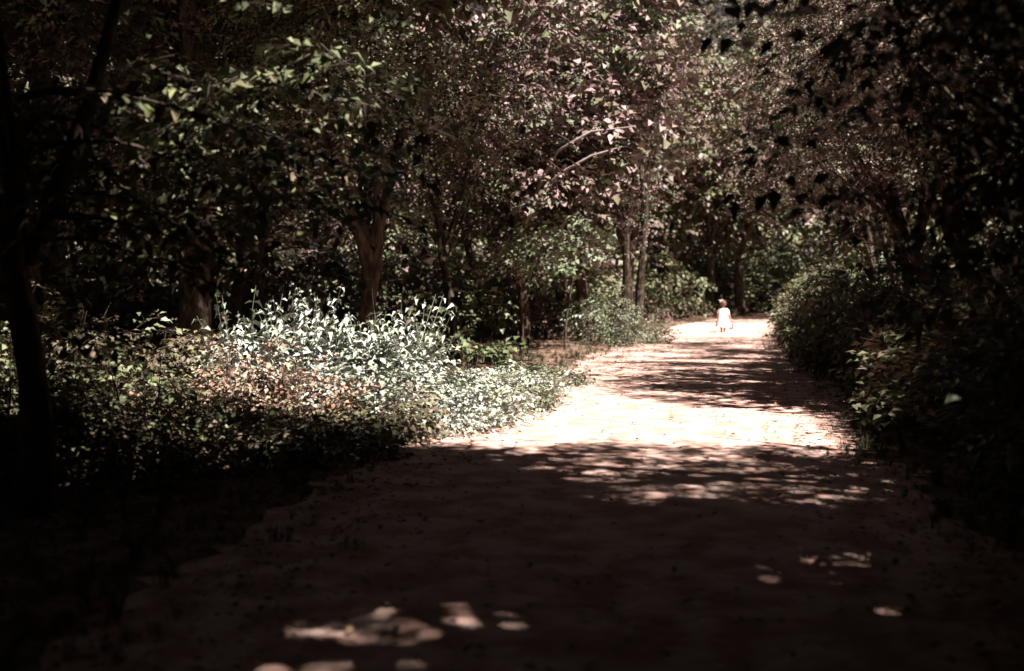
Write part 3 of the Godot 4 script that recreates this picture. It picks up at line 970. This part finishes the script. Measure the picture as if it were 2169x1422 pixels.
func make_shrubs() -> void:
	# silvery shrubs at the edge of the clearing
	var g := "silvery shrubs at the edge of the clearing"
	for a in [[-2.95, 12.2, 0.42, 0.6, 1.5], [-2.35, 12.5, 0.42, 0.6, 1.62], [-1.85, 12.3, 0.45, 0.6, 1.25], [-1.4, 12.6, 0.45, 0.6, 1.7], [-2.2, 11.6, 0.8, 0.5, 0.8], [-1.15, 11.9, 0.6, 0.6, 0.75]]:
		make_shrub("silvery_shrub", "upright silvery leaved shrub in full sun at the edge of the clearing", "shrub", g, a[0], a[1], a[2], a[3], a[4], 110, SILVER, "nettle", 1.0, true, "silver_leaf")
	g = "pale ground brambles along the sunny verge"
	for a in [[-0.55, 12.3, 0.7, 0.7, 0.5], [-0.75, 11.4, 0.5, 0.5, 0.4], [-0.15, 13.6, 0.6, 0.8, 0.45], [0.15, 15.2, 0.5, 0.8, 0.38], [-0.9, 13.4, 0.7, 0.7, 0.6], [0.45, 16.8, 0.5, 0.8, 0.3]]:
		make_shrub("low_bramble", "low pale leaved bramble spilling on to the sunny edge of the path", "bramble", g, a[0], a[1], a[2], a[3], a[4], 150, SILVER if rng.randf() < 0.5 else PALE, "bramble", 0.85, false, "silver_leaf")
	for a in [[-2.6, 12.0, 0.7, 0.5, 1.0], [-1.6, 12.1, 0.7, 0.5, 1.1], [-0.95, 12.5, 0.5, 0.5, 0.8]]:
		make_shrub("pale_leaved_bush", "pale broad leaved bush growing among the upright silvery shrubs", "bush", "pale bushes among the silvery shrubs", a[0], a[1], a[2], a[3], a[4], 110, SILVER, "broad2", 0.95, false, "silver_leaf")
	# rusty growth in front of the silvery shrubs
	for a in [[-2.55, 11.2], [-2.2, 11.0], [-2.85, 11.1]]:
		make_shrub("dry_grass_tussock", "rust coloured dry grass tussock at the foot of the silvery shrubs", "grass", "dry grass tussocks before the shrubs", a[0], a[1], 0.35, 0.25, 1.0, 26, STRAW, "straw", 1.0, true, "grass")
	for a in [[-2.75, 11.3, 1.0], [-2.15, 11.2, 0.85], [-3.2, 11.1, 0.8], [-2.5, 10.95, 0.7]]:
		make_shrub("rusty_bush", "withered rust coloured bush before the silvery shrubs", "bush", "withered bushes before the silvery shrubs", a[0], a[1], 0.45, 0.35, a[2], 75, RUST, "bramble", 0.9)
	for a in [[-1.75, 10.5, 0.7, 0.5, 0.38], [-2.6, 10.1, 0.8, 0.5, 0.36], [-3.6, 9.6, 0.8, 0.5, 0.5], [-1.7, 9.5, 0.5, 0.5, 0.28], [-2.5, 9.0, 0.7, 0.5, 0.3], [-3.4, 8.4, 0.8, 0.6, 0.4], [-1.35, 10.9, 0.4, 0.4, 0.5], [-4.5, 8.9, 0.8, 0.6, 0.5]]:
		make_shrub("verge_bramble", "low dark bramble creeping over the shaded verge below the rusty bushes", "bramble", "dark brambles on the shaded verge", a[0], a[1], a[2], a[3], a[4], 90, OLIVE, "bramble", 0.95)
	# dappled undergrowth
	g = "dappled undergrowth below the forked tree"
	for a in [[-3.5, 10.2, 0.8, 0.7, 1.0], [-4.6, 9.8, 0.9, 0.8, 1.2], [-5.6, 10.4, 0.9, 0.9, 1.4], [-4.0, 11.6, 0.8, 0.8, 1.3], [-5.2, 12.4, 1.0, 0.9, 1.5], [-3.9, 8.8, 0.7, 0.6, 0.7], [-6.8, 12.0, 1.2, 1.0, 1.7]]:
		make_shrub("undergrowth_bush", "olive leaved bush with flecks of sun below the forked tree", "bush", g, a[0], a[1], a[2], a[3], a[4], 90, OLIVE, "broad", 0.95)
	# bushes further along
	make_shrub("broad_leaved_seedling", "knee-high seedling with broad bright green leaves beside bare red earth", "plant", "", -0.75, 19.5, 0.6, 0.5, 0.85, 26, GREEN, "maple", 1.0)
	make_shrub("broad_leaved_seedling", "small sprig of bright leaves just behind the silvery shrubs", "plant", "", -1.2, 15.5, 0.3, 0.3, 0.85, 9, GREEN, "maple", 0.9)
	make_shrub("pale_bush", "pale green bush on the verge before the far bend", "bush", "", 2.35, 27.8, 0.7, 0.7, 1.75, 120, PALE, "broad2", 0.95, false, "silver_leaf")
	make_shrub("pale_bush", "low pale green bush running to the edge of the far sunny path", "bush", "", 3.2, 29.0, 0.9, 0.8, 0.85, 110, PALE, "broad2", 0.9, false, "silver_leaf")
	make_tree("leafy_sapling", "sapling with clustered bright green leaves before the dark trunks", "", 0.15, 23.5, 0.03, 1.5, Vector3(0.1, 0, 0), [[Vector3(0.1, 2.1, 0), Vector3(0.85, 0.6, 0.6), 9, 6, 0.4]], GREEN, "maple", 0.95, false, 4)
	make_tree("leafy_sapling", "taller sapling with pale crowning leaves next to the pale bush", "", 1.25, 25.5, 0.03, 1.7, Vector3(0.1, 0, 0), [[Vector3(0, 2.5, 0), Vector3(0.7, 0.75, 0.6), 9, 6, 0.4]], PALE, "maple", 0.95, false, 4)
	for a in [[-0.2, 29.0], [1.2, 33.0], [-2.6, 28.0], [-4.0, 23.0], [5.2, 45.0], [7.6, 50.0], [9.6, 54.0]]:
		make_shrub("russet_bush", "shaded russet bush between the trunks of the far wood", "bush", "shaded bushes between the far trunks", a[0], a[1], 1.2, 0.9, 1.1, 60, RUSSET, "broad2", 1.1)
	# the hedge
	g = "dark hedge along the path"
	var d := 2.5
	while d < 47.0:
		var off := 1.15 + (0.6 if d > 6.0 and d < 10.0 else (0.35 if d >= 10.0 and d < 18.0 else 0.0))
		var h := 1.9 + 0.6 * noise_ground.get_noise_1d(d * 30.0) - (0.6 if d > 6.0 and d < 17.0 else 0.0) - (0.35 if d > 6.0 and d < 9.5 else 0.0)
		make_shrub("hedge_bush", "dark leafy hedge bush in deep shade along the edge of the path", "hedge", g, path_centre(d) + path_half(d) + off, d, 1.0, 0.9, h * 1.15, 170, OLIVE, "broad", 1.1, false, "leaf", int(d * 10.0) % 4)
		d += 1.35
	make_tree("hedge_tree", "dark tree drooping low over the edge of the path from the shaded hedge", "dark trees in the hedge", 3.3, 5.0, 0.11, 2.4, Vector3(-0.3, 0, 0),
		[[Vector3(-0.6, 2.9, 0.1), Vector3(0.95, 1.7, 0.8), 64, 12, 0.5], [Vector3(0.3, 1.4, 1.2), Vector3(0.7, 1.1, 1.0), 26, 10, 0.5]], OLIVE, "broad", 1.05, true, 6, 0.7)
	# dark trees standing in the hedge
	for a in [[3.5, 5.3, 1.0], [3.85, 6.9, 1.3], [4.7, 8.7, 1.4], [5.9, 11.2, 1.4]]:
		make_tree("hedge_tree", "dark leafy tree rising from the shaded hedge", "dark trees in the hedge", a[0], a[1], 0.12, 2.2, Vector3(-0.2, 0, 0),
			[[Vector3(-0.25, 3.2, 0), Vector3(a[2], 2.3, 1.1), 56, 12, 0.6]], OLIVE, "broad", 1.1, true, 6, 0.7)

func make_litter() -> void:
	# short grass and weeds along the verges
	var buf := PackedFloat32Array()
	for k in 5200:
		var d := 3.0 + 40.0 * pow(rng.randf(), 1.6)
		var side := -1.0 if rng.randf() < 0.62 else 1.0
		var off := path_half(d) - 0.2 + pow(rng.randf(), 1.3) * (4.5 if side < 0 else 1.3)
		var x := path_centre(d) + side * off
		push(buf, turned(rng.randf() * TAU, rng.randf_range(-0.3, 0.3), rng.randf_range(-0.3, 0.3), rng.randf_range(0.2, 0.2 + 0.6 * rng.randf())), on_ground(x, d) - Vector3(0, 0.01, 0), tint(GREEN, k))
	var o := multi("grass", SPRAY.grass, buf, M.grass, self)
	o.set_meta("label", "short green grass on the verges of the path")
	o.set_meta("category", "grass")
	# fallen leaves
	var s := Shape.new()
	s.leaf(Vector3(0, 0, -0.04), Vector3(0, 0.05, 1).normalized(), Vector3.UP, 0.075, 0.045, Color.WHITE, 0.3, -0.15)
	buf = PackedFloat32Array()
	for k in 6500:
		var d := 2.5 + 34.0 * pow(rng.randf(), 1.5)
		var spread := rng.randfn() * 1.9
		var x := path_centre(d) + (spread if absf(spread) > 1.2 or rng.randf() < 0.25 else signf(spread) * (1.5 + rng.randf() * 1.3))
		var y := maxf(ground_y(x, d), 0.035 if absf(x - path_centre(d)) < 2.2 else -1.0) + 0.012
		var c: Color = [Color(0.16, 0.09, 0.05), Color(0.22, 0.13, 0.08), Color(0.11, 0.07, 0.04), Color(0.25, 0.17, 0.09)][rng.randi() % 4]
		push(buf, turned(rng.randf() * TAU, rng.randf_range(-0.3, 0.3), rng.randf_range(-0.4, 0.4), rng.randf_range(0.4, 0.9)), Vector3(x, y, -d), c)
	o = multi("fallen_leaves", s.mesh(), buf, M.grass, self)
	o.set_meta("label", "brown fallen leaves scattered along the path")
	o.set_meta("category", "leaves")
	# pebbles
	var pb := SphereMesh.new()
	pb.radius = 0.012
	pb.height = 0.016
	pb.radial_segments = 7
	pb.rings = 4
	buf = PackedFloat32Array()
	for k in 7000:
		var d := 2.5 + 24.0 * pow(rng.randf(), 1.3)
		var x := path_centre(d) + rng.randf_range(-2.1, 2.1)
		var t := rng.randf_range(0.7, 1.15)
		push(buf, turned(rng.randf() * TAU, rng.randf_range(-0.4, 0.4), 0.0, rng.randf_range(0.3, 1.3)), Vector3(x, 0.022, -d), Color(0.42 * t, 0.32 * t, 0.27 * t))
	o = multi("pebbles", pb, buf, M.stone, self)
	o.set_meta("label", "small pale pebbles strewn over the sandy path")
	o.set_meta("category", "pebbles")
